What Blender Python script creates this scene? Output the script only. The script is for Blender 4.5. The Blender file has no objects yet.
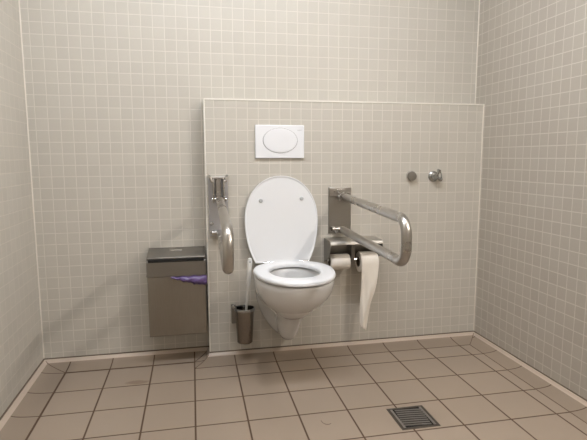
import bpy, bmesh, math, random
from math import sin, cos, pi, radians, sqrt
from mathutils import Vector, Matrix

random.seed(4)
S = bpy.context.scene
COL = S.collection
V = Vector

# ------------------------------------------------------------------ colours
def srgb(r, g, b):
    f = lambda c: (c / 255) / 12.92 if c / 255 <= 0.04045 else ((c / 255 + 0.055) / 1.055) ** 2.4
    return (f(r), f(g), f(b), 1)

# ------------------------------------------------------------------ materials
class NT:
    def __init__(self, name):
        self.m = bpy.data.materials.new(name); self.m.use_nodes = True
        self.t = self.m.node_tree; self.n = self.t.nodes; self.b = self.n['Principled BSDF']
    def new(self, t, **kw):
        x = self.n.new(t)
        for k, v in kw.items(): setattr(x, k, v)
        return x
    def link(self, a, b): self.t.links.new(a, b)
    def math(self, op, a, b=None, c=None):
        x = self.n.new('ShaderNodeMath'); x.operation = op
        for i, v in enumerate((a, b, c)):
            if v is None: continue
            if isinstance(v, (int, float)): x.inputs[i].default_value = v
            else: self.link(v, x.inputs[i])
        return x.outputs[0]
    def mix(self, fac, a, b, mode='MIX'):
        x = self.n.new('ShaderNodeMix'); x.data_type = 'RGBA'; x.blend_type = mode
        for s, v in ((0, fac), (6, a), (7, b)):
            if isinstance(v, (int, float, tuple)): x.inputs[s].default_value = v
            else: self.link(v, x.inputs[s])
        return x.outputs[2]
    def noise(self, scale, detail=3, vec=None, rough=.5):
        x = self.n.new('ShaderNodeTexNoise'); x.inputs['Scale'].default_value = scale
        x.inputs['Detail'].default_value = detail; x.inputs['Roughness'].default_value = rough
        if vec is not None: self.link(vec, x.inputs['Vector'])
        return x.outputs['Fac']
    def coord(self):
        return self.new('ShaderNodeTexCoord').outputs['Object']
    def bump(self, h, strength, dist):
        x = self.n.new('ShaderNodeBump'); x.inputs['Strength'].default_value = strength
        x.inputs['Distance'].default_value = dist
        self.link(h, x.inputs['Height']); self.link(x.outputs['Normal'], self.b.inputs['Normal'])

def simple(name, col, rough=.4, metal=0., noise=.04, spec=.5, coat=0., bump=0., stretch=None, nscale=30, rvar=.15):
    N = NT(name); co = N.coord()
    if stretch:
        mp = N.new('ShaderNodeMapping'); N.link(co, mp.inputs['Vector']); mp.inputs['Scale'].default_value = stretch; co = mp.outputs[0]
    nz = N.noise(nscale, 4, co)
    a = tuple(c * (1 - noise) for c in col[:3]) + (1,); b = tuple(min(1, c * (1 + noise)) for c in col[:3]) + (1,)
    N.link(N.mix(nz, a, b), N.b.inputs['Base Color'])
    N.link(N.math('ADD', N.math('MULTIPLY', nz, rough * rvar), rough * (1 - rvar / 2)), N.b.inputs['Roughness'])
    N.b.inputs['Metallic'].default_value = metal
    N.b.inputs['Specular IOR Level'].default_value = spec
    N.b.inputs['Coat Weight'].default_value = coat
    N.b.inputs['Coat Roughness'].default_value = .05
    if bump: N.bump(nz, bump, .002)
    return N.m

def mosaic(name, axis, ph_u, ph_v, c1, c2, grout, pitch=.052):
    """small square glazed wall tiles, pale grout; axis is the horizontal world axis of the wall"""
    N = NT(name); co = N.coord(); sp = N.new('ShaderNodeSeparateXYZ'); N.link(co, sp.inputs[0])
    u = sp.outputs['XYZ'.index(axis)]; v = sp.outputs['Z']
    if name == 'ledge_tiles': v = sp.outputs['Y']
    cb = N.new('ShaderNodeCombineXYZ')
    N.link(N.math('ADD', u, 10 * pitch - ph_u + pitch * 40), cb.inputs[0]); N.link(N.math('ADD', v, 50 * pitch - ph_v), cb.inputs[1])
    br = N.new('ShaderNodeTexBrick'); br.offset = 0; br.squash = 1; N.link(cb.outputs[0], br.inputs['Vector'])
    br.inputs['Scale'].default_value = 1; br.inputs['Brick Width'].default_value = pitch; br.inputs['Row Height'].default_value = pitch
    br.inputs['Mortar Size'].default_value = .0023; br.inputs['Mortar Smooth'].default_value = .35; br.inputs['Bias'].default_value = 0
    br.inputs['Color1'].default_value = c1; br.inputs['Color2'].default_value = c2; br.inputs['Mortar'].default_value = grout
    nz = N.noise(2.1, 4, co); nf = N.noise(90, 3, co)
    col = N.mix(N.math('MULTIPLY', nz, .22), br.outputs['Color'], tuple(c * .80 for c in c1[:3]) + (1,))
    col = N.mix(N.math('MULTIPLY', nf, .12), col, tuple(c * .7 for c in c2[:3]) + (1,))
    N.link(col, N.b.inputs['Base Color'])
    N.link(N.math('ADD', N.math('MULTIPLY', br.outputs['Fac'], .35), .42), N.b.inputs['Roughness'])
    N.b.inputs['Specular IOR Level'].default_value = .4
    N.bump(N.math('SUBTRACT', N.math('MULTIPLY', nf, .12), br.outputs['Fac']), .5, .0012)
    return N.m

def floor_mat(name, jx=True, jy=True, c=(170, 148, 128), stain=False, jwidth=.0026):
    """200 mm unglazed floor tiles with dark joints in x and / or y"""
    N = NT(name); co = N.coord(); sp = N.new('ShaderNodeSeparateXYZ'); N.link(co, sp.inputs[0])
    def joint(o):
        s = N.math('ADD', o, 20.1); m = N.math('MODULO', s, .2); d = N.math('ABSOLUTE', N.math('SUBTRACT', m, .1))
        mr = N.new('ShaderNodeMapRange'); N.link(d, mr.inputs[0])
        mr.inputs[1].default_value = jwidth * .6; mr.inputs[2].default_value = jwidth * 1.5; mr.inputs[3].default_value = 1; mr.inputs[4].default_value = 0
        return mr.outputs[0]
    js = []
    if jx: js.append(joint(sp.outputs['X']))
    if jy: js.append(joint(sp.outputs['Y']))
    j = js[0] if len(js) == 1 else N.math('MAXIMUM', js[0], js[1])
    big = N.noise(1.7, 3, co); mid = N.noise(14, 4, co); fine = N.noise(260, 2, co)
    # per-tile tone
    cell = N.new('ShaderNodeTexWhiteNoise'); cell.noise_dimensions = '2D'
    cb = N.new('ShaderNodeCombineXYZ')
    N.link(N.math('FLOOR', N.math('MULTIPLY', sp.outputs['X'], 5)), cb.inputs[0]); N.link(N.math('FLOOR', N.math('MULTIPLY', sp.outputs['Y'], 5)), cb.inputs[1])
    N.link(cb.outputs[0], cell.inputs['Vector'])
    base = srgb(*c); dk = tuple(x * .80 for x in base[:3]) + (1,); lt = tuple(x * 1.10 for x in base[:3]) + (1,)
    col = N.mix(big, dk, lt)
    col = N.mix(N.math('MULTIPLY', mid, .30), col, tuple(x * .82 for x in base[:3]) + (1,))
    col = N.mix(N.math('MULTIPLY', cell.outputs['Value'], .16), col, tuple(x * .75 for x in base[:3]) + (1,))
    if stain:   # brown smear beside the joint in front of the bin
        nx = N.math('MULTIPLY', N.math('SUBTRACT', mid, .5), .03)
        ex = N.math('DIVIDE', N.math('SUBTRACT', N.math('ADD', sp.outputs['X'], nx), .345), .055)
        ey = N.math('DIVIDE', N.math('SUBTRACT', N.math('ADD', sp.outputs['Y'], nx), .032), .022)
        r = N.math('ADD', N.math('MULTIPLY', ex, ex), N.math('MULTIPLY', ey, ey))
        mr = N.new('ShaderNodeMapRange'); N.link(r, mr.inputs[0]); mr.inputs[1].default_value = .55; mr.inputs[2].default_value = 1.2
        mr.inputs[3].default_value = .55; mr.inputs[4].default_value = 0
        col = N.mix(mr.outputs[0], col, srgb(112, 90, 72))
    col = N.mix(j, col, srgb(82, 62, 46))
    N.link(col, N.b.inputs['Base Color'])
    N.link(N.math('ADD', N.math('MULTIPLY', j, .3), .5), N.b.inputs['Roughness'])
    N.b.inputs['Specular IOR Level'].default_value = .35
    N.bump(N.math('SUBTRACT', N.math('MULTIPLY', fine, .12), j), .5, .0015)
    return N.m

def steel(name, col, rough, stretch, var=.12, bump=.08):
    N = NT(name); co = N.coord()
    mp = N.new('ShaderNodeMapping'); N.link(co, mp.inputs['Vector']); mp.inputs['Scale'].default_value = stretch
    st = N.noise(1, 5, mp.outputs[0], .65); cl = N.noise(9, 4, co)
    a = tuple(c * (1 - var) for c in col[:3]) + (1,); b = tuple(min(1, c * (1 + var)) for c in col[:3]) + (1,)
    N.link(N.mix(N.math('MULTIPLY', N.math('ADD', st, cl), .5), a, b), N.b.inputs['Base Color'])
    N.link(N.math('ADD', N.math('MULTIPLY', cl, rough * .6), rough * .7), N.b.inputs['Roughness'])
    N.b.inputs['Metallic'].default_value = 1
    if bump: N.bump(st, bump, .001)
    return N.m

T1, T2, TG = srgb(192, 187, 176), srgb(197, 192, 181), srgb(213, 207, 197)
M = {}
M['wall_back'] = mosaic('mosaic_back_tiles', 'X', 1.857, 1.680, T1, T2, TG, .0541)
M['wall_box'] = mosaic('mosaic_box_tiles', 'X', 1.956, 1.1426, T1, T2, TG, .0535)
M['wall_side'] = mosaic('mosaic_side_tiles', 'Y', -.4276, 1.4437, T1, T2, TG, .055)
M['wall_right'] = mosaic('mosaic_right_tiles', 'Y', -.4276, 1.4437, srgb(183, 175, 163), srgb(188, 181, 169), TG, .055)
M['ledge'] = mosaic('ledge_tiles', 'X', 1.956, .243, T1, T2, TG, .0535)
M['floor'] = floor_mat('floor_tiles', stain=True, c=(158, 143, 127), jwidth=.0031)
M['cove_x'] = floor_mat('cove_tiles_across', jy=False, c=(150, 135, 119), jwidth=.0024)
M['cove_y'] = floor_mat('cove_tiles_along', jx=False, c=(150, 135, 119), jwidth=.0024)
M['grout_dark'] = simple('dark_floor_grout', srgb(92, 71, 54), .8, noise=.15)
M['cove_lip'] = simple('skirting_tile_lip', srgb(186, 170, 154), .35)
M['grout_wall'] = simple('brown_grey_joint', srgb(112, 100, 86), .8)
M['sealant'] = simple('pale_sealant', srgb(212, 205, 193), .5)
M['edge'] = simple('white_tile_edge_profile', srgb(224, 220, 210), .35)
M['ceiling'] = simple('ceiling_paint', srgb(205, 200, 192), .8)
M['door'] = simple('door_laminate', srgb(182, 178, 172), .45)
M['steel_frame'] = simple('dull_steel', (.45, .44, .43, 1), .4, metal=1)
M['ceramic'] = simple('white_glazed_ceramic', srgb(222, 222, 221), .12, noise=.004, rvar=0, coat=.6)
M['seat'] = simple('white_seat_plastic', srgb(229, 230, 231), .32, noise=.004, rvar=0)
M['white'] = simple('white_plate_plastic', srgb(229, 230, 232), .25, noise=.004, rvar=0)
M['gap'] = simple('grey_button_gap', srgb(120, 120, 118), .6)
M['print'] = simple('pale_grey_print', srgb(168, 168, 168), .5)
M['buffer'] = simple('translucent_grey_buffer', srgb(178, 180, 180), .4)
M['brushed'] = steel('brushed_steel_plate', (.34, .325, .295, 1), .36, (30, 30, 400))
M['bin'] = steel('brushed_bin_steel', (.31, .285, .245, 1), .42, (420, 20, 14), .25)
M['shelf'] = steel('satin_shelf_steel', (.50, .48, .44, 1), .5, (30, 30, 60))
M['bin_top'] = steel('darker_bin_steel', (.28, .265, .24, 1), .42, (30, 30, 400))
M['plate_light'] = steel('pale_steel_plate', (.55, .555, .58, 1), .42, (30, 30, 200))
M['tube'] = steel('satin_steel_tube', (.48, .455, .42, 1), .29, (12, 3, 12), .05, 0)
M['cup'] = steel('dark_steel_cup', (.24, .21, .18, 1), .22, (12, 12, 3), .06, 0)
M['chrome'] = simple('polished_chrome', (.72, .72, .72, 1), .12, metal=1, noise=.03)
M['chrome_dark'] = simple('dimmed_chrome', (.42, .43, .43, 1), .15, metal=1, noise=.05)  # chrome with darker surroundings put into its base colour, so reflections come out dim
M['dark'] = simple('dark_opening', srgb(22, 20, 18), .8)
M['liner'] = simple('purple_bag_film', srgb(92, 72, 122), .3, noise=.2, spec=.6)
M['paper'] = simple('white_tissue_paper', srgb(228, 222, 212), .9, noise=.03, bump=.3, nscale=160)
M['paper2'] = simple('cream_tissue_paper', srgb(236, 230, 219), .9, noise=.03, bump=.3, nscale=160)
M['card'] = simple('grey_cardboard_core', srgb(98, 86, 74), .9)
M['brush_handle'] = simple('white_brush_handle', srgb(230, 230, 226), .35)
M['bristle'] = simple('white_bristles', srgb(205, 203, 196), .8)
M['grate'] = simple('drain_steel', (.40, .38, .37, 1), .38, metal=1, noise=.15)
M['drain_dark'] = simple('drain_dirty_frame', (.10, .085, .07, 1), .5, metal=.6, noise=.2)
# bowl water
N = NT('still_water'); N.b.inputs['Base Color'].default_value = (.9, .95, .95, 1); N.b.inputs['Transmission Weight'].default_value = 1
N.b.inputs['IOR'].default_value = 1.33; N.b.inputs['Roughness'].default_value = .02
N.bump(N.noise(14, 2, N.coord()), .05, .002); M['water'] = N.m
def emis(name, col, k):
    N = NT(name); nz = N.noise(3, 1, N.coord())
    N.b.inputs['Base Color'].default_value = (.8, .8, .8, 1)
    N.link(N.mix(nz, col, col), N.b.inputs['Emission Color']); N.b.inputs['Emission Strength'].default_value = k
    return N.m

# ------------------------------------------------------------------ mesh helpers
def finish(bm, smooth=True, angle=38):
    bmesh.ops.recalc_face_normals(bm, faces=bm.faces)
    if smooth:
        for f in bm.faces: f.smooth = True
        for e in bm.edges:
            if len(e.link_faces) == 2 and e.calc_face_angle(0) > radians(angle): e.smooth = False

FIT = Matrix.Identity(4)      # identity for room parts; fittings get a uniform scale about the camera position
def obj(name, bm, mats, parent=None, smooth=True, angle=38, bevel=0, recalc=True):
    if recalc: finish(bm, smooth, angle)
    me = bpy.data.meshes.new(name); bm.to_mesh(me); bm.free(); me.transform(FIT)
    for m in (mats if isinstance(mats, (list, tuple)) else [mats]): me.materials.append(m)
    o = bpy.data.objects.new(name, me); COL.objects.link(o)
    if parent is not None:
        o.parent = parent; o.matrix_parent_inverse = Matrix.Translation(parent.location).inverted()
    if bevel:
        b = o.modifiers.new('bevel', 'BEVEL'); b.width = bevel; b.segments = 3; b.limit_method = 'ANGLE'; b.harden_normals = False
    return o

def thing(name, loc, label, cat, group=None):
    o = bpy.data.objects.new(name, None); COL.objects.link(o); o.location = FIT @ V(loc)
    o.empty_display_size = .05; o['label'] = label; o['category'] = cat
    if group: o['group'] = group
    return o
def tag(o, label, cat, group=None):
    o['label'] = label; o['category'] = cat
    if group: o['group'] = group
    return o
def struct(name, bm, m, **kw):
    o = obj(name, bm, m, **kw); o['kind'] = 'structure'; return o

def box(bm, a, b, mi=0):
    x0, y0, z0 = a; x1, y1, z1 = b
    vs = [bm.verts.new(p) for p in ((x0,y0,z0),(x1,y0,z0),(x1,y1,z0),(x0,y1,z0),(x0,y0,z1),(x1,y0,z1),(x1,y1,z1),(x0,y1,z1))]
    for f in ((0,3,2,1),(4,5,6,7),(0,1,5,4),(1,2,6,5),(2,3,7,6),(3,0,4,7)):
        q = bm.faces.new([vs[i] for i in f]); q.material_index = mi
    return vs

def cyl(bm, a, b, r1, r2=None, n=32, mi=0, caps=True):
    """cylinder / cone from point a to b"""
    a, b = V(a), V(b); r2 = r1 if r2 is None else r2
    d = (b - a).normalized(); u = d.orthogonal().normalized(); w = d.cross(u)
    A = [bm.verts.new(a + (u * cos(t) + w * sin(t)) * r1) for t in [2 * pi * i / n for i in range(n)]]
    B = [bm.verts.new(b + (u * cos(t) + w * sin(t)) * r2) for t in [2 * pi * i / n for i in range(n)]]
    for i in range(n): bm.faces.new((A[i], A[(i + 1) % n], B[(i + 1) % n], B[i])).material_index = mi
    if caps: bm.faces.new(A[::-1]).material_index = mi; bm.faces.new(B).material_index = mi

def lathe(bm, origin, axis, prof, n=48, mi=0, closed=False):
    """prof = list of (radius, distance along axis)"""
    o, d = V(origin), V(axis).normalized(); u = d.orthogonal().normalized(); w = d.cross(u)
    rings = []
    for r, h in prof:
        if r < 1e-6: rings.append([bm.verts.new(o + d * h)])
        else: rings.append([bm.verts.new(o + d * h + (u * cos(2*pi*i/n) + w * sin(2*pi*i/n)) * r) for i in range(n)])
    pairs = list(zip(rings, rings[1:])) + ([(rings[-1], rings[0])] if closed else [])
    for A, B in pairs:
        for i in range(n):
            j = (i + 1) % n
            if len(A) == 1 and len(B) == 1: continue
            if len(A) == 1: bm.faces.new((A[0], B[j], B[i])).material_index = mi
            elif len(B) == 1: bm.faces.new((A[i], A[j], B[0])).material_index = mi
            else: bm.faces.new((A[i], A[j], B[j], B[i])).material_index = mi

def tube(bm, pts, r, n=28, mi=0, radii=None):
    pts = [V(p) for p in pts]; rings = []; u = None
    for i, p in enumerate(pts):
        t = (pts[min(i + 1, len(pts) - 1)] - pts[max(i - 1, 0)]).normalized()
        u = t.orthogonal().normalized() if u is None else (u - t * u.dot(t)).normalized()
        w = t.cross(u); rr = radii[i] if radii else r
        rings.append([bm.verts.new(p + (u * cos(2*pi*k/n) + w * sin(2*pi*k/n)) * rr) for k in range(n)])
    for A, B in zip(rings, rings[1:]):
        for i in range(n): bm.faces.new((A[i], A[(i + 1) % n], B[(i + 1) % n], B[i])).material_index = mi
    bm.faces.new(rings[0][::-1]).material_index = mi; bm.faces.new(rings[-1]).material_index = mi

def loft(bm, rings, cap0=True, cap1=True, mi=0, closed=True):
    R = [[bm.verts.new(p) for p in ring] for ring in rings]; n = len(R[0])
    for A, B in zip(R, R[1:]):
        for i in range(n if closed else n - 1): bm.faces.new((A[i], A[(i + 1) % n], B[(i + 1) % n], B[i])).material_index = mi
    if cap0: bm.faces.new(R[0][::-1]).material_index = mi
    if cap1: bm.faces.new(R[-1]).material_index = mi
    return R

def arc(c, r, a0, a1, n, plane='yz', x=0):
    out = []
    for i in range(n + 1):
        a = a0 + (a1 - a0) * i / n
        out.append((x, c[0] + r * cos(a), c[1] + r * sin(a)))
    return out

# ------------------------------------------------------------------ the room
XL, XR, YB, YF, XB, ZT = -.128, 2.157, .328, .243, .678, 1.287   # left/right wall, rear face, box face, box left side, box top
YN, ZC = -2.75, 2.5
TH = .12
def slab(name, a, b, m, **kw):
    bm = bmesh.new(); box(bm, a, b); return struct(name, bm, m, smooth=False, **kw)
slab('floor', (XL - TH, YN - TH, -.1), (XR + TH, YB + TH, 0), M['floor'])
slab('ceiling', (XL - TH, YN - TH, ZC), (XR + TH, YB + TH, ZC + .1), M['ceiling'])
slab('wall_back', (XL, YB, 0), (XR, YB + TH, ZC), M['wall_back'])
slab('wall_left', (XL - TH, YN, 0), (XL, YB + TH, ZC), M['wall_side'])
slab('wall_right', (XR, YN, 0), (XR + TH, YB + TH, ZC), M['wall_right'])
slab('wall_rear', (XL - TH, YN - TH, 0), (XR + TH, YN, ZC), M['wall_back'])
# half-height boxed-in wall that carries the toilet
bm = bmesh.new(); box(bm, (XB, YF, 0), (XR, YB, ZT))
for f in bm.faces:
    if abs(f.calc_center_median().z - ZT) < 1e-4: f.material_index = 1
    elif abs(f.calc_center_median().x - XB) < 1e-4: f.material_index = 2
struct('wall_front', bm, [M['wall_box'], M['ledge'], M['wall_side']], smooth=False)
# tile edge profiles on the box
bm = bmesh.new(); box(bm, (XB - .002, YF - .0025, ZT - .0035), (XR, YF + .010, ZT + .0035)); struct('trim_1', bm, M['edge'], smooth=False, bevel=.0012)
bm = bmesh.new(); box(bm, (XB - .0035, YF - .0025, .0315), (XB + .0035, YF + .010, ZT - .0035)); struct('trim_2', bm, M['edge'], smooth=False, bevel=.0012)
# sealant lines in the inner corners
def fillet(name, x, y, sx, z0, z1):
    bm = bmesh.new(); r = .0045; prof = [(x, y), (x + sx * r, y), (x + sx * r * .45, y - r * .45), (x, y - r)]
    loft(bm, [[(p[0], p[1], z0) for p in prof], [(p[0], p[1], z1) for p in prof]])
    struct(name, bm, M['sealant'])
fillet('trim_3', XL, YB, 1, .0315, ZC); fillet('trim_4', XR, YB, -1, ZT, ZC); fillet('trim_5', XR, YF, -1, .0315, ZT)

# coved skirting swept round the room; every run is mitred into the next
prof = [(1.0, .0004, 0), (1.0, .0012, 1), (.965, .0013, 1), (.85, .0018, 0), (.7, .0026, 0), (.55, .0040, 0), (.42, .0058, 0), (.32, .0080, 0), (.24, .0105, 0), (.18, .0135, 0),
        (.13, .0170, 2), (.095, .0205, 2), (.075, .0245, 2), (.06, .0262, 2), (.045, .0265, 2), (.02, .0268, 3), (.018, .0310, 3), (0, .0312, 3)]
path = [(XL, YN), (XL, YB), (XB, YB), (XB, YF), (XR, YF), (XR, YN)]
DS = [.128, .126, .078, .121, .097]            # width of the skirting tile along each run
def nrm(a, b): t = (V(b) - V(a)).normalized(); return V((t.y, -t.x))
def miter(i, d):
    p = V(path[i])
    if i > 0: p = p + nrm(path[i - 1], path[i]) * d * DS[i - 1]
    if i < len(path) - 1: p = p + nrm(path[i], path[i + 1]) * d * DS[i]
    return p
for i, (nm, m) in enumerate((('left', 'cove_y'), ('back', 'cove_x'), ('recess', 'cove_y'), ('front', 'cove_x'), ('right', 'cove_y'))):
    bm = bmesh.new(); rows = []
    for k in (i, i + 1):
        rows.append([bm.verts.new((*miter(k, d), z)) for d, z, _ in prof] + [bm.verts.new((*miter(k, 0), .0))])
    A, B = rows
    for j in range(len(A) - 1):
        f = bm.faces.new((A[j], A[j + 1], B[j + 1], B[j]))
        if j < len(prof) - 1: f.material_index = prof[j + 1][2]
    if i < 4: tube(bm, [(*miter(i + 1, d), z + .0002) for d, z, _ in prof[2:12]], .0014, 8, mi=1)
    struct('baseboard_' + nm, bm, [M[m], M['grout_dark'], M['cove_lip'], M['grout_wall']], angle=50)

# door in the wall behind the viewer
bm = bmesh.new(); box(bm, (.2, YN, .0), (.28, YN + .05, 2.08)); box(bm, (1.16, YN, .0), (1.24, YN + .05, 2.08)); box(bm, (.28, YN, 2.0), (1.16, YN + .05, 2.08))
struct('trim_6', bm, M['steel_frame'], smooth=False)
bm = bmesh.new(); box(bm, (.285, YN + .001, .008), (1.155, YN + .04, 1.995)); dr = struct('door_1', bm, M['door'], smooth=False)
bm = bmesh.new(); tube(bm, [(.36, YN + .04, 1.0), (.36, YN + .09, 1.0), (.48, YN + .09, 1.0)], .01); obj('door_handle', bm, M['chrome'], dr)

# ------------------------------------------------------------------ lamps
LX, LY = .85, -.76
t = thing('ceiling_light', (LX, LY, ZC), 'long opal ceiling light running across the room above the toilet', 'lamp')
bm = bmesh.new(); box(bm, (LX - .77, LY - .09, ZC - .025), (LX + .77, LY + .09, ZC)); obj('housing', bm, M['white'], t, smooth=False)
bm = bmesh.new(); sec = [(LY + .078 * cos(a), ZC - .026 - .045 * sin(a)) for a in [pi * i / 12 for i in range(13)]]
loft(bm, [[(LX - .75, y, z) for y, z in sec], [(LX + .75, y, z) for y, z in sec]]); obj('diffuser', bm, emis('opal_light', (.95, 1.0, 1.09, 1), 35.5), t)
WY, WZ = -1.55, 1.83
t = thing('wall_light', (XR, WY, WZ), 'horizontal tube light mounted high on the right tiled wall', 'lamp')
bm = bmesh.new(); box(bm, (XR - .035, WY - .3, WZ - .03), (XR, WY + .3, WZ + .03)); obj('housing', bm, M['white'], t, smooth=False)
bm = bmesh.new(); cyl(bm, (XR - .055, WY - .28, WZ), (XR - .055, WY + .28, WZ), .018); obj('light_tube', bm, emis('warm_tube_light', (1, .92, .85, 1), 235), t)

# ------------------------------------------------------------------ fittings: first placed with the box face at y = .16, the recessed wall at y = .2421
FIT = Matrix.Translation((-.0217, .0773, -.0357)) @ Matrix.Scale(1.03538, 4)  # enlarges and sets back the fittings about the camera; their view stays the same
YF, YB = .1604, .2425
# ------------------------------------------------------------------ toilet
TX = 1.048
def plan(z, w, yf, wb, n=64, yback=YF + .002, ym=None, e=2.15):
    """plan outline: rounded front, sides running back to the wall"""
    if ym is None: ym = yf + (YF - yf) * .52
    out = []; k = n // 2
    for i in range(k + 1):                       # front half, left to right
        a = pi + pi * i / k
        cx, sy = cos(a), sin(a)
        x = w * math.copysign(abs(cx) ** (2 / e), cx); y = ym + (ym - yf) * math.copysign(abs(sy) ** (2 / e), sy)
        out.append((TX + x, y, z))
    m = n // 4
    side = []
    for i in range(1, m + 1):
        s = i / m; f = s * s * (3 - 2 * s)
        side.append((w + (wb - w) * f, ym + (yback - ym) * s))
    out += [(TX + x, y, z) for x, y in side]
    out += [(TX - x, y, z) for x, y in side[::-1]]
    return out
tl = thing('toilet', (TX, YF, .14), 'white wall-hung toilet with its lid raised against the tiled half-height wall', 'toilet')
ZR = .488
secs = [(.134, .016, .055, .020), (.146, .034, .026, .048), (.166, .045, .004, .068), (.20, .052, -.020, .092), (.24, .059, -.048, .114), (.275, .068, -.080, .128),
        (.305, .087, -.122, .137), (.335, .114, -.172, .143), (.365, .142, -.222, .147), (.40, .161, -.266, .149), (.435, .172, -.296, .150), (.465, .176, -.309, .149),
        (.480, .176, -.311, .148), (.486, .174, -.308, .146), (ZR, .170, -.303, .143)]
rings = [plan(*s) for s in secs]
def egg(z, w, yf, yb, n, ym=None, e=2.1):
    """closed egg outline with the same vertex count and ordering as plan()"""
    if ym is None: ym = (yf + yb) / 2
    tot = n; out = []; k = n // 2; r = len(plan(0, .1, 0, .1, n)) - (k + 1)
    for i in range(k + 1):
        a = pi + pi * i / k; cx, sy = cos(a), sin(a)
        out.append((TX + w * math.copysign(abs(cx) ** (2 / e), cx), ym + (ym - yf) * math.copysign(abs(sy) ** (2 / e), sy), z))
    for i in range(1, r + 1):
        a = pi * i / (r + 1); cx, sy = cos(a), sin(a)
        out.append((TX + w * math.copysign(abs(cx) ** (2 / e), cx), ym + (yb - ym) * abs(sy) ** (2 / e), z))
    return out
inner = [(ZR, .134, -.265, .058), (.482, .129, -.260, .053), (.465, .127, -.256, .050), (.42, .122, -.245, .043), (.38, .110, -.220, .028), (.34, .092, -.182, .008), (.31, .070, -.142, -.012), (.29, .045, -.108, -.032), (.285, .01, -.08, -.065)]
bm = bmesh.new(); loft(bm, rings + [egg(z, w, a, b, 64) for z, w, a, b in inner])
obj('bowl', bm, M['ceramic'], tl, angle=60)
bm = bmesh.new(); vs = [bm.verts.new(p) for p in egg(.312, .0705, -.143, -.0115, 64)]; bm.faces.new(vs)
wt = obj('water', bm, M['water'], tl)
# seat ring
def ring_sec(bm, outer, inner_, zb, zt, m=10):
    """seat: rounded solid between two eggs"""
    O = outer; I = inner_; rs = []
    for (z, fo) in ((zb, .985), (zb + .003, 1.0), (zt - .008, 1.0), (zt - .003, .985), (zt, .95)):
        rs.append([(TX + (x - TX) * fo, O[4] + (y - O[4]) * fo, z) for x, y, _ in egg(0, *O[:3], 64, O[4], O[3])])
    for (z, fi) in ((zt, 1.10), (zt - .003, 1.03), (zt - .009, 1.0), (zb, 1.0)):
        rs.append([(TX + (x - TX) * fi, I[4] + (y - I[4]) * fi, z) for x, y, _ in egg(0, *I[:3], 64, I[4], I[3])])
    R = [[bm.verts.new(p) for p in r] for r in rs]; n = len(R[0])
    for A, B in zip(R, R[1:] + R[:1]):
        for i in range(n): bm.faces.new((A[i], A[(i + 1) % n], B[(i + 1) % n], B[i]))
bm = bmesh.new(); ring_sec(bm, (.180, -.322, .105, 2.15, -.062), (.112, -.235, .050, 2.1, -.095), ZR + .007, ZR + .027)
# rubber feet under the ring
for sx in (-1, 1):
    for yy, xx in ((-.225, .115), (.0, .15)): cyl(bm, (TX + sx * xx, yy, ZR - .0005), (TX + sx * xx, yy, ZR + .008), .009, n=16)
obj('seat', bm, M['seat'], tl, angle=50)
# lid, raised: local plane (s up the lid, x across)
LB, LT = V((TX - .017, .112, ZR + .018)), V((TX - .017, .148, .923))
up = (LT - LB).normalized(); Lh = (LT - LB).length; nf = V((0, -up.z, up.y)).normalized()
if nf.y > 0: nf = -nf
def lid_out(k, off, n=72):
    """outline of the lid: egg, wide above the middle, cut narrower at the hinge"""
    out = []; cs = .205; wmax = .179 * k
    for i in range(n):
        a = 2 * pi * i / n; cx, sy = cos(a), sin(a)
        if sy >= 0: s = cs + (Lh - cs) * abs(sy) ** .95; w = wmax * math.copysign(abs(cx) ** .95, cx)
        else:
            s = cs - cs * abs(sy) ** .80; w = math.copysign(wmax * abs(cx) ** .35 * 1.0, cx)
            q = (cs - s) / cs; w = math.copysign((wmax * sqrt(max(0, 1 - (q * .68) ** 2))) if abs(cx) > .06 else 0, cx)
        s = cs + (s - cs) * k
        out.append(LB + up * s + V((w, 0, 0)) + nf * off)
    return out
bm = bmesh.new(); loft(bm, [lid_out(.96, -.010), lid_out(.995, -.006), lid_out(1.0, .001), lid_out(.995, .0045), lid_out(.975, .0045), lid_out(.962, .0015), lid_out(.945, .0010)])
obj('lid', bm, M['seat'], tl, angle=50)
lid = tl.children[-1]
bz = LB.z + .262
for sx, zz in ((-1, .805), (1, .812)):
    bm = bmesh.new(); f = (zz - LB.z) / (LT.z - LB.z); c = LB + (LT - LB) * f + V((sx * .1, 0, 0)) + nf * .0005
    lathe(bm, c, nf, [(.0, .0), (.0095, .0), (.0095, .005), (.007, .008), (0, .008)], 24); o = obj('buffer', bm, M['buffer'], lid)
    o['label'] = 'grey rubber buffer'
for sx in (-1, 1):
    bm = bmesh.new(); x = TX + sx * .088
    cyl(bm, (x, .112, ZR), (x, .112, ZR + .012), .014); cyl(bm, (x - .022, .112, ZR + .018), (x + .022, .112, ZR + .018), .009)
    o = obj('hinge', bm, M['chrome'], tl); o['label'] = 'chrome hinge'

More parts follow.
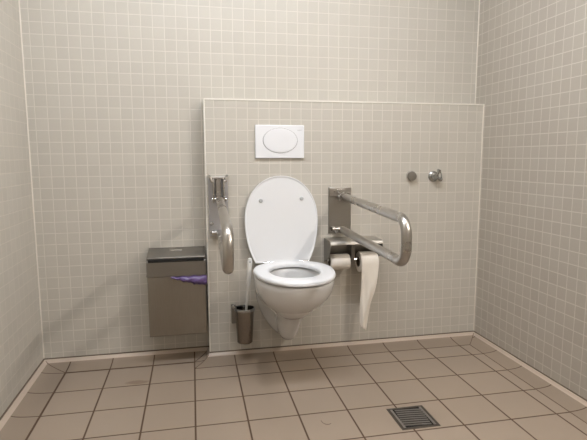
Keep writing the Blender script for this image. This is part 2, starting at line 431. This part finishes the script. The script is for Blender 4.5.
# ------------------------------------------------------------------ flush plate
fx0, fx1, fz0, fz1 = .910, 1.147, 1.006, 1.163; FX, FZ = (fx0 + fx1) / 2, (fz0 + fz1) / 2
fp = thing('flush_plate', (FX, YF, FZ), 'white rectangular flush plate with one oval button above the toilet', 'flush plate')
bm = bmesh.new(); box(bm, (fx0, YF - .011, fz0), (fx1, YF, fz1)); obj('plate', bm, M['white'], fp, smooth=True, bevel=.0035)
def oval(k, y, a=.0840, b=.0590, n=72): return [(FX + .0015 + a * k * cos(2*pi*i/n), y, FZ + .0055 + b * k * sin(2*pi*i/n)) for i in range(n)]
bm = bmesh.new(); loft(bm, [oval(1.0, YF - .0105), oval(1.0, YF - .0116), oval(.985, YF - .0116), oval(.985, YF - .0105)], cap0=False, cap1=False); obj('button_gap', bm, M['gap'], fp)
bm = bmesh.new(); loft(bm, [oval(.98, YF - .009), oval(.98, YF - .0122), oval(.965, YF - .0138), oval(.8, YF - .0148), oval(.4, YF - .0135), oval(.1, YF - .013)]); obj('button', bm, M['white'], fp)
cu = bpy.data.curves.new('logo', 'FONT'); cu.body = 'GEBERIT'; cu.size = .0062; cu.extrude = .0002; cu.align_x = 'CENTER'
to = bpy.data.objects.new('logo_tmp', cu); COL.objects.link(to); bpy.context.view_layer.update()
me = bpy.data.meshes.new_from_object(to.evaluated_get(bpy.context.evaluated_depsgraph_get())); bpy.data.objects.remove(to)
me.materials.clear(); me.materials.append(M['print']); me.transform(Matrix.Translation((fx1 - .022, YF - .0112, fz1 - .026)) @ Matrix.Rotation(pi / 2, 4, 'X'))
me.transform(FIT); me.name = 'logo'; lo = bpy.data.objects.new('logo', me); COL.objects.link(lo); lo.parent = fp; lo.matrix_parent_inverse = Matrix.Translation(fp.location).inverted(); lo['label'] = 'small grey printed maker mark'

# ------------------------------------------------------------------ grab rails
def rail_path(xw, xt, zu, zl, yt, y0, dz):
    """upper bar out, round the bend, lower bar back"""
    r = .060; P = []
    def X(y): return xw + (xt - xw) * (y0 - y) / (y0 - yt)
    def add(y, z): P.append((X(y), y, z))
    for i in range(9): add(y0 + (yt + r - y0) * i / 9, zu - dz * i / 9)
    zu -= dz
    for i in range(13): a = pi / 2 + pi / 2 * i / 12; add(yt + r + r * cos(a), zu - r + r * sin(a))
    for i in range(1, 5): add(yt, zu - r + (zl + 2 * r - zu) * i / 5)
    for i in range(13): a = pi + pi / 2 * i / 12; add(yt + r + r * cos(a), zl + r + r * sin(a))
    for i in range(1, 10): add(yt + r + (y0 - yt - r) * i / 9, zl)
    return P
RR = .0182
# right rail
GX = 1.33
gr = thing('grab_rail', (GX, YF, .635), 'folding steel grab rail right of the toilet, above the paper holder', 'grab rail', 'grab rails beside the toilet')
bm = bmesh.new(); box(bm, (1.272, YF - .006, .632), (1.388, YF, .864)); obj('wall_plate', bm, M['brushed'], gr, bevel=.0015)
bm = bmesh.new()
box(bm, (1.274, YF - .016, .820), (1.386, YF - .006, .862)); obj('hinge_block', bm, M['tube'], gr, bevel=.003)
bm = bmesh.new(); box(bm, (1.312, YF - .0185, .839), (1.352, YF - .016, .853)); obj('cover_plate', bm, M['chrome'], gr, bevel=.001)
for sx in (-1, 1):
    bm = bmesh.new(); x = 1.341 + sx * .023; box(bm, (x - .004, YF - .05, .800), (x + .004, YF - .006, .838)); obj('hinge_ear', bm, M['tube'], gr, bevel=.003)
bm = bmesh.new(); cyl(bm, (1.310, YF - .036, .819), (1.372, YF - .036, .819), .0075); obj('pivot_pin', bm, M['chrome'], gr)
bm = bmesh.new(); cyl(bm, (1.285, YF - .026, .657), (1.350, YF - .026, .657), .011); box(bm, (1.285, YF - .03, .646), (1.300, YF - .006, .668)); obj('stop_bracket', bm, M['tube'], gr, bevel=.002)
for bx, bz_ in ((1.345, .642), (1.312, .642)):
    bm = bmesh.new(); lathe(bm, (bx, YF - .006, bz_), (0, -1, 0), [(0, 0), (.007, 0), (.007, .003), (.004, .006), (0, .006)], 20); obj('bolt', bm, M['chrome'], gr)
bm = bmesh.new(); tube(bm, rail_path(1.341, 1.311, .819, .651, -.672, YF - .026, .016), RR); obj('rail_tube', bm, M['tube'], gr)
# left rail
GX2 = .733
gl = thing('grab_rail', (GX2, YF, .64), 'folding steel grab rail left of the toilet, close to the box edge', 'grab rail', 'grab rails beside the toilet')
bm = bmesh.new(); box(bm, (.686, YF - .006, .640), (.778, YF, .915)); obj('wall_plate', bm, M['plate_light'], gl, bevel=.0015)
for sx in (-1, 1):                                   # curled side flanges of the hinge
    bm = bmesh.new(); x = GX2 + sx * .041
    tube(bm, [(x, YF - .008, .925), (x, YF - .030, .925), (x - sx * .004, YF - .042, .918), (x - sx * .008, YF - .045, .903), (x - sx * .018, YF - .045, .896)], .0065, 16)
    obj('hinge_flange', bm, M['tube'], gl)
bm = bmesh.new(); box(bm, (.694, YF - .040, .912), (.772, YF - .006, .922)); obj('hinge_cap', bm, M['tube'], gl, bevel=.003)
for sx in (-1, 1):
    bm = bmesh.new(); x = GX2 + sx * .0235; box(bm, (x - .0035, YF - .052, .800), (x + .0035, YF - .006, .912)); obj('hinge_ear', bm, M['tube'], gl, bevel=.003)
bm = bmesh.new(); box(bm, (GX2 - .014, YF - .030, .822), (GX2 + .012, YF - .010, .912)); obj('hinge_tongue', bm, M['tube'], gl, bevel=.004)
bm = bmesh.new(); cyl(bm, (.700, YF - .036, .817), (.768, YF - .036, .817), .009); obj('pivot_pin', bm, M['chrome'], gl)
bm = bmesh.new(); cyl(bm, (.697, YF - .026, .657), (.750, YF - .026, .657), .010); box(bm, (.737, YF - .03, .646), (.750, YF - .006, .668)); obj('stop_bracket', bm, M['tube'], gl, bevel=.002)
for bx, bz_ in ((.699, .658), (.765, .70), (.699, .70)):
    bm = bmesh.new(); lathe(bm, (bx, YF - .006, bz_), (0, -1, 0), [(0, 0), (.009, 0), (.009, .004), (.005, .008), (0, .008)], 20); obj('bolt', bm, M['chrome'], gl)
bm = bmesh.new(); tube(bm, rail_path(.737, .718, .815, .654, -.672, YF - .026, .028), RR); obj('rail_tube', bm, M['tube'], gl)

# ------------------------------------------------------------------ paper holder and rolls
hx0, hx1 = 1.2505, 1.514; HZ = .612
ph = thing('toilet_paper_holder', ((hx0 + hx1) / 2, YF, .5), 'steel double toilet paper holder with shelf under the right grab rail', 'paper holder')
bm = bmesh.new(); box(bm, (hx0, YF - .003, .490), (hx1, YF, HZ)); obj('back_panel', bm, M['brushed'], ph, bevel=.0008)
bm = bmesh.new()                                    # shelf with a rolled front lip
sec = [(YF - .003, HZ), (.055, HZ), (.043, HZ - .002), (.036, HZ - .008), (.034, HZ - .018), (.0355, HZ - .018), (.038, HZ - .009), (.044, HZ - .0035), (.055, HZ - .002), (YF - .003, HZ - .002)]
loft(bm, [[(hx0, y, z) for y, z in sec], [(hx1, y, z) for y, z in sec]]); obj('shelf', bm, M['shelf'], ph, angle=50)
for x in (hx0, hx1 - .002):
    bm = bmesh.new(); sp = [(YF - .003, HZ - .002), (.038, HZ - .010), (.036, HZ - .03), (.06, .53), (YF - .003, .492)]
    loft(bm, [[(x, y, z) for y, z in sp], [(x + .002, y, z) for y, z in sp]]); obj('side_panel', bm, M['brushed'], ph, smooth=False)
bm = bmesh.new(); box(bm, (1.369, .075, .497), (1.374, YF - .003, HZ - .002)); obj('divider', bm, M['brushed'], ph, bevel=.0008)
bm = bmesh.new(); box(bm, (1.378, .075, .497), (1.383, YF - .003, HZ - .002)); obj('divider', bm, M['brushed'], ph, bevel=.0008)
RYC = .098
for xa, xb, zc in ((1.253, 1.369, .5098), (1.383, 1.512, .5078)):
    bm = bmesh.new(); cyl(bm, (xa, RYC, zc), (xb, RYC, zc), .008); obj('spindle', bm, M['chrome'], ph)
def roll(bm, x0, x1, yc, zc, ro, ri=.020, mi=0):
    lathe(bm, (x0, yc, zc), (1, 0, 0), [(ri, 0), (ro - .002, 0), (ro, .002), (ro, x1 - x0 - .002), (ro - .002, x1 - x0), (ri, x1 - x0)], 56, closed=True)
def core(x0, x1, yc, zc, r, parent):
    bm = bmesh.new(); lathe(bm, (x0, yc, zc), (1, 0, 0), [(r - .0015, 0), (r, 0), (r, x1 - x0), (r - .0015, x1 - x0)], 40, closed=True); o = obj('cardboard_core', bm, M['card'], parent); o['label'] = 'grey cardboard core'
r1 = thing('toilet_paper_roll', (1.32, RYC, .457), 'smaller white toilet paper roll on the left spindle, nearer the toilet', 'toilet paper', 'toilet paper rolls')
bm = bmesh.new(); roll(bm, 1.263, 1.360, RYC, .499, .0385, .021); obj('paper_roll', bm, M['paper'], r1, angle=30)
core(1.261, 1.362, RYC, .499, .021, r1)
r2 = thing('toilet_paper_roll', (1.46, RYC, .447), 'fuller cream toilet paper roll with a long torn strip hanging down', 'toilet paper', 'toilet paper rolls')
ro2 = .050
bm = bmesh.new(); roll(bm, 1.411, 1.500, RYC, .494, ro2, .024); obj('paper_roll', bm, M['paper2'], r2, angle=30)
core(1.409, 1.502, RYC, .494, .024, r2)
# hanging strip: over the front of the roll then down, narrowing into folds
bm = bmesh.new(); rows = []
stops = [(1.0, 1.4115, 1.4995, 0), (.90, 1.4115, 1.498, 0), (.78, 1.4115, 1.494, .003), (.66, 1.411, 1.487, .006), (.56, 1.410, 1.480, .009), (.46, 1.409, 1.470, .011), (.36, 1.407, 1.462, .010), (.22, 1.406, 1.455, .009), (.08, 1.407, 1.447, .007), (0, 1.411, 1.440, .006)]
def interp(s):
    for a, b in zip(stops, stops[1:]):
        if a[0] >= s >= b[0]:
            f = (a[0] - s) / (a[0] - b[0]); return [a[k] + (b[k] - a[k]) * f for k in (1, 2, 3)]
NW = 24
for i in range(7):
    a = radians(75) + radians(105) * i / 6
    rows.append([(1.4115 + .088 * k / NW, RYC + (ro2 + .0012) * cos(a), .494 + (ro2 + .0012) * sin(a)) for k in range(NW + 1)])
z0, z1 = .494, .170
for i in range(1, 45):
    s = 1 - i / 44; xa, xb, am = interp(s); row = []
    for k in range(NW + 1):
        u = k / NW; y = RYC - ro2 - .0012 - am * .25 + am * (sin(u * 5.5 + i * .07) * .8 + .25 * sin(u * 13 + 1 - i * .17)) * (1 if i > 6 else i / 6)
        zz = z0 + (z1 - z0) * (i / 44) + (-.022 * (u - .35) * max(0, i - 38) / 6)
        row.append((xa + (xb - xa) * u, y, zz))
    rows.append(row)
loft(bm, rows, False, False, closed=False)
o = obj('hanging_strip', bm, M['paper2'], r2, angle=80); o['label'] = 'long torn strip of paper twisting as it hangs'
sm = o.modifiers.new('thick', 'SOLIDIFY'); sm.thickness = .0009; sm.offset = 0

# ------------------------------------------------------------------ brush holder and brush
BX, BY = .841, .093
bh = thing('toilet_brush_holder', (BX, YF, .127), 'steel cup toilet brush holder fixed to the tiles left of the toilet', 'brush holder')
bm = bmesh.new(); box(bm, (.783, YF - .018, .205), (.805, YF, .300)); obj('wall_bracket', bm, M['bin_top'], bh, bevel=.003)
bm = bmesh.new(); tube(bm, [(.790, YF - .010, .292), (.788, .128, .294), (.792, .105, .296), (.800, .095, .297)], .0055, 16); obj('bracket_arm', bm, M['tube'], bh)
bm = bmesh.new(); lathe(bm, (BX, BY, .127), (0, 0, 1), [(0, 0), (.034, 0), (.0370, .003), (.0450, .163), (.0435, .163), (.035, .006), (0, .005)], 56); obj('cup', bm, M['cup'], bh)
bm = bmesh.new(); lathe(bm, (BX, BY, .108), (0, 0, 1), [(.0435, .176), (.0485, .178), (.050, .184), (.0485, .190), (.0445, .191), (.043, .186)], 56, closed=True); obj('rim', bm, M['chrome_dark'], bh)
tb = thing('toilet_brush', (BX, BY, .118), 'white-handled toilet brush standing in the steel cup', 'toilet brush')
hp = [V((.842, .090, .24)), V((.848, .080, .29)), V((.857, .066, .41)), V((.858, .064, .425)), V((.8655, .054, .530)), V((.8662, .0535, .545))]
bm = bmesh.new(); tube(bm, hp, .006, 20, radii=[.0055, .0055, .0065, .0100, .0115, .0085])
o = obj('handle', bm, M['brush_handle'], tb, angle=50)
bm = bmesh.new(); lathe(bm, (.8654, .0430, .529), (0, -1, .15), [(0, 0), (.0048, 0), (.0048, .0008), (0, .0008)], 16); o2 = obj('hang_hole', bm, M['buffer'], tb)
bm = bmesh.new(); lathe(bm, (BX, .0915, .133), (0.02, -.02, 1), [(0, 0), (.022, .006), (.027, .02), (.027, .085), (.02, .098), (.006, .125), (0, .125)], 32)
obj('brush_head', bm, M['bristle'], tb)

# ------------------------------------------------------------------ waste bin
bx0, bx1, by0, bz0 = .399, .662, .104, .179
wb_ = thing('waste_bin', ((bx0 + bx1) / 2, YB, bz0), 'wall-mounted brushed steel waste bin left of the boxed-in wall', 'waste bin')
bm = bmesh.new()
sec = [(YB, bz0), (by0 + .004, bz0), (by0, bz0 + .004), (by0, .464), (YB, .464)]
loft(bm, [[(bx0, y, z) for y, z in sec], [(bx1, y, z) for y, z in sec]]); obj('body', bm, M['bin'], wb_, smooth=True, bevel=.002)
bm = bmesh.new()
sec = [(YB, .4655), (by0 - .003, .4655), (by0 - .003, .534), (by0 + .001, .5385), (by0 + .004, .5385), (YB, .560)]
loft(bm, [[(bx0 - .002, y, z) for y, z in sec], [(bx1 + .002, y, z) for y, z in sec]]); obj('collar', bm, M['bin_top'], wb_, smooth=True, bevel=.0015)
bm = bmesh.new()                                    # sloping lid behind the slot
sec = [(YB, .562), (YB, .578), (by0 + .012, .556), (by0 + .006, .552), (by0 + .006, .546), (by0 + .012, .5415)]
loft(bm, [[(bx0 - .001, y, z) for y, z in sec], [(bx1 + .001, y, z) for y, z in sec]]); lidb = obj('lid', bm, M['bin_top'], wb_, smooth=True, bevel=.0015)
bm = bmesh.new(); box(bm, (bx0 + .006, by0 - .0045, .5335), (bx1 - .006, by0 + .012, .5450)); o = obj('slot', bm, M['dark'], wb_, smooth=False); o['label'] = 'dark opening under the lid'
bm = bmesh.new(); xs, ys = .527, .195; zt = .578 - (.578 - .556) * (YB - ys) / (YB - by0 - .012)
loft(bm, [[(xs + .030 * cos(2*pi*i/24), ys + .008 * sin(2*pi*i/24), zt - .002 + h + .0011 * sin(2*pi*i/24)) for i in range(24)] for h in (0, .0042, .0055)]); obj('lid_grip', bm, M['chrome'], wb_)
bm = bmesh.new(); cyl(bm, (bx0 - .006, .13, .468), (bx0 + .001, .13, .468), .007); obj('hinge_pin', bm, M['brushed'], wb_)
# liner edge bulging out of the seam
bm = bmesh.new(); rows = []
for i in range(23):
    f = i / 22; x = .502 + (.668 - .502) * f
    drop = .003 + .050 * (f ** .75) * (1 if f < .8 else 1 - (f - .8) * 1.1) + .0025 * sin(i * 1.9); out = .003 + .012 * sin(pi * min(1, f * .62 + .08)) + .0015 * sin(i * 2.7)
    row = []
    for k in range(10):
        a = k / 9; row.append((x, by0 - .0035 - out * sin(pi * a) ** .8 - .0015 * sin(a * 11 + i * .9) * sin(pi * a), .464 - drop * a + .002 * sin(a * 3 + i)))
    rows.append(row)
loft(bm, rows, False, False, closed=False)
o = tag(obj('bin_liner', bm, M['liner'], None, angle=70), 'purple plastic bag edge sticking out of the steel bin', 'bin liner')
sm = o.modifiers.new('thick', 'SOLIDIFY'); sm.thickness = .0012

# ------------------------------------------------------------------ wall button and valve
cb_ = thing('wall_button', (1.708, YF, .914), 'round domed chrome button on the tiles left of the valve', 'button')
bm = bmesh.new(); lathe(bm, (1.708, YF, .914), (0, -1, 0), [(0, 0), (.027, 0), (.027, .007), (.0258, .0115), (.0240, .0125), (.0235, .0118)], 48); obj('collar', bm, M['chrome'], cb_)
bm = bmesh.new(); lathe(bm, (1.708, YF - .010, .914), (0, -1, 0), [(.0235, 0), (.0235, .0095), (.0225, .0108), (.012, .0114), (0, .0116)], 48); obj('push_cap', bm, M['bin_top'], cb_)
vx, vz = 1.832, .911
va = thing('angle_valve', (vx, YF, vz), 'small chrome valve with a lever on the right of the tiled half-height wall', 'valve')
bm = bmesh.new(); lathe(bm, (vx, YF, vz), (0, -1, 0), [(0, 0), (.028, 0), (.0275, .006), (.020, .013), (.014, .015), (0, .015)], 44); obj('rosette', bm, M['chrome_dark'], va)
bm = bmesh.new(); lathe(bm, (vx, YF - .012, vz), (0, -1, 0), [(.013, 0), (.013, .004), (.018, .006), (.018, .014), (.015, .018), (0, .019)], 32)
cyl(bm, (vx + .006, YF - .022, vz - .004), (vx + .026, YF - .026, vz - .014), .0085, .0075, 24); obj('valve_body', bm, M['chrome_dark'], va, angle=40)
bm = bmesh.new(); cyl(bm, (vx + .024, YF - .026, vz - .013), (vx + .034, YF - .027, vz - .018), .0095, .0095, 24); obj('outlet_nut', bm, M['chrome_dark'], va)
bm = bmesh.new(); tube(bm, [(vx + .006, YF - .026, vz + .008), (vx + .012, YF - .029, vz + .018), (vx + .016, YF - .031, vz + .028)], .006, 18, radii=[.006, .0075, .0085])
cyl(bm, (vx + .008, YF - .033, vz + .034), (vx + .024, YF - .028, vz + .028), .0062, .0062, 20); tube(bm, [(vx + .023, YF - .030, vz + .028), (vx + .029, YF - .030, vz + .012), (vx + .032, YF - .029, vz - .006)], .0032, 14); obj('lever', bm, M['chrome_dark'], va, angle=45)

# ------------------------------------------------------------------ floor drain
FIT = Matrix.Identity(4)
dx0, dx1, dy0, dy1 = 1.355, 1.509, -.586, -.430
dr = thing('floor_drain', ((dx0 + dx1) / 2, (dy0 + dy1) / 2, 0), 'square steel slotted drain grate set in the floor tiles', 'floor drain')
bm = bmesh.new(); w = .011
for a, b in (((dx0, dy0), (dx1, dy0 + w)), ((dx0, dy1 - w), (dx1, dy1)), ((dx0, dy0 + w), (dx0 + w, dy1 - w)), ((dx1 - w, dy0 + w), (dx1, dy1 - w))): box(bm, (*a, .0), (*b, .0022))
obj('frame', bm, M['drain_dark'], dr, smooth=False)
bm = bmesh.new(); box(bm, (dx0 + w, dy0 + w, 0), (dx1 - w, dy1 - w, .0008)); obj('pit', bm, M['dark'], dr, smooth=False)
cx, cy = (dx0 + dx1) / 2, (dy0 + dy1) / 2
bm = bmesh.new(); box(bm, (dx0 + w, dy0 + w, .0008), (dx0 + w + .009, dy1 - w, .0026)); obj('grate_edge', bm, M['grate'], dr, smooth=False)
bm = bmesh.new(); box(bm, (dx1 - w - .009, dy0 + w, .0008), (dx1 - w, dy1 - w, .0026)); obj('grate_edge', bm, M['grate'], dr, smooth=False)
ca, sa = cos(radians(-5)), sin(radians(-5))
for k in range(8):
    bm = bmesh.new(); yy = -.054 + .0155 * k; vs = box(bm, (-.054, yy - .0036, .0008), (.054, yy + .0036, .003))
    for v in vs: v.co.x, v.co.y = cx + v.co.x * ca - v.co.y * sa, cy + v.co.x * sa + v.co.y * ca
    obj('grate_bar', bm, M['grate'], dr, smooth=False)

bm = bmesh.new(); tube(bm, [(1.075, -.458, .0011), (1.0765, -.469, .0011), (1.080, -.479, .0011), (1.084, -.4855, .0011), (1.090, -.490, .0011), (1.098, -.4905, .0011), (1.107, -.487, .0011)], .0008, 8); tag(obj('hair', bm, M['grout_dark']), 'short curved dark hair lying on a floor tile left of the drain', 'hair')

# ------------------------------------------------------------------ camera, world, output
cam = bpy.data.cameras.new('camera'); co = bpy.data.objects.new('camera', cam); COL.objects.link(co)
cam.sensor_width = 36; cam.lens = 491.13 * 36 / 587; cam.clip_start = .02
a, b, c = -.2022, -.1268, .0028
Rz = Matrix.Rotation(a, 3, 'Z'); Rx = Matrix.Rotation(b, 3, 'X'); Ry = Matrix.Rotation(c, 3, 'Y')
co.matrix_world = Matrix.Translation((.6146, -2.186, 1.0102)) @ (Rz @ Rx @ Ry @ Matrix.Rotation(pi / 2, 3, 'X')).to_4x4()
S.camera = co
w = bpy.data.worlds.new('world'); S.world = w; w.use_nodes = True
w.node_tree.nodes['Background'].inputs[0].default_value = (1, .95, .9, 1); w.node_tree.nodes['Background'].inputs[1].default_value = .05
S.view_settings.view_transform = 'Standard'; S.view_settings.look = 'None'; S.view_settings.gamma = 1; S.view_settings.exposure = .14
S.view_settings.use_curve_mapping = False
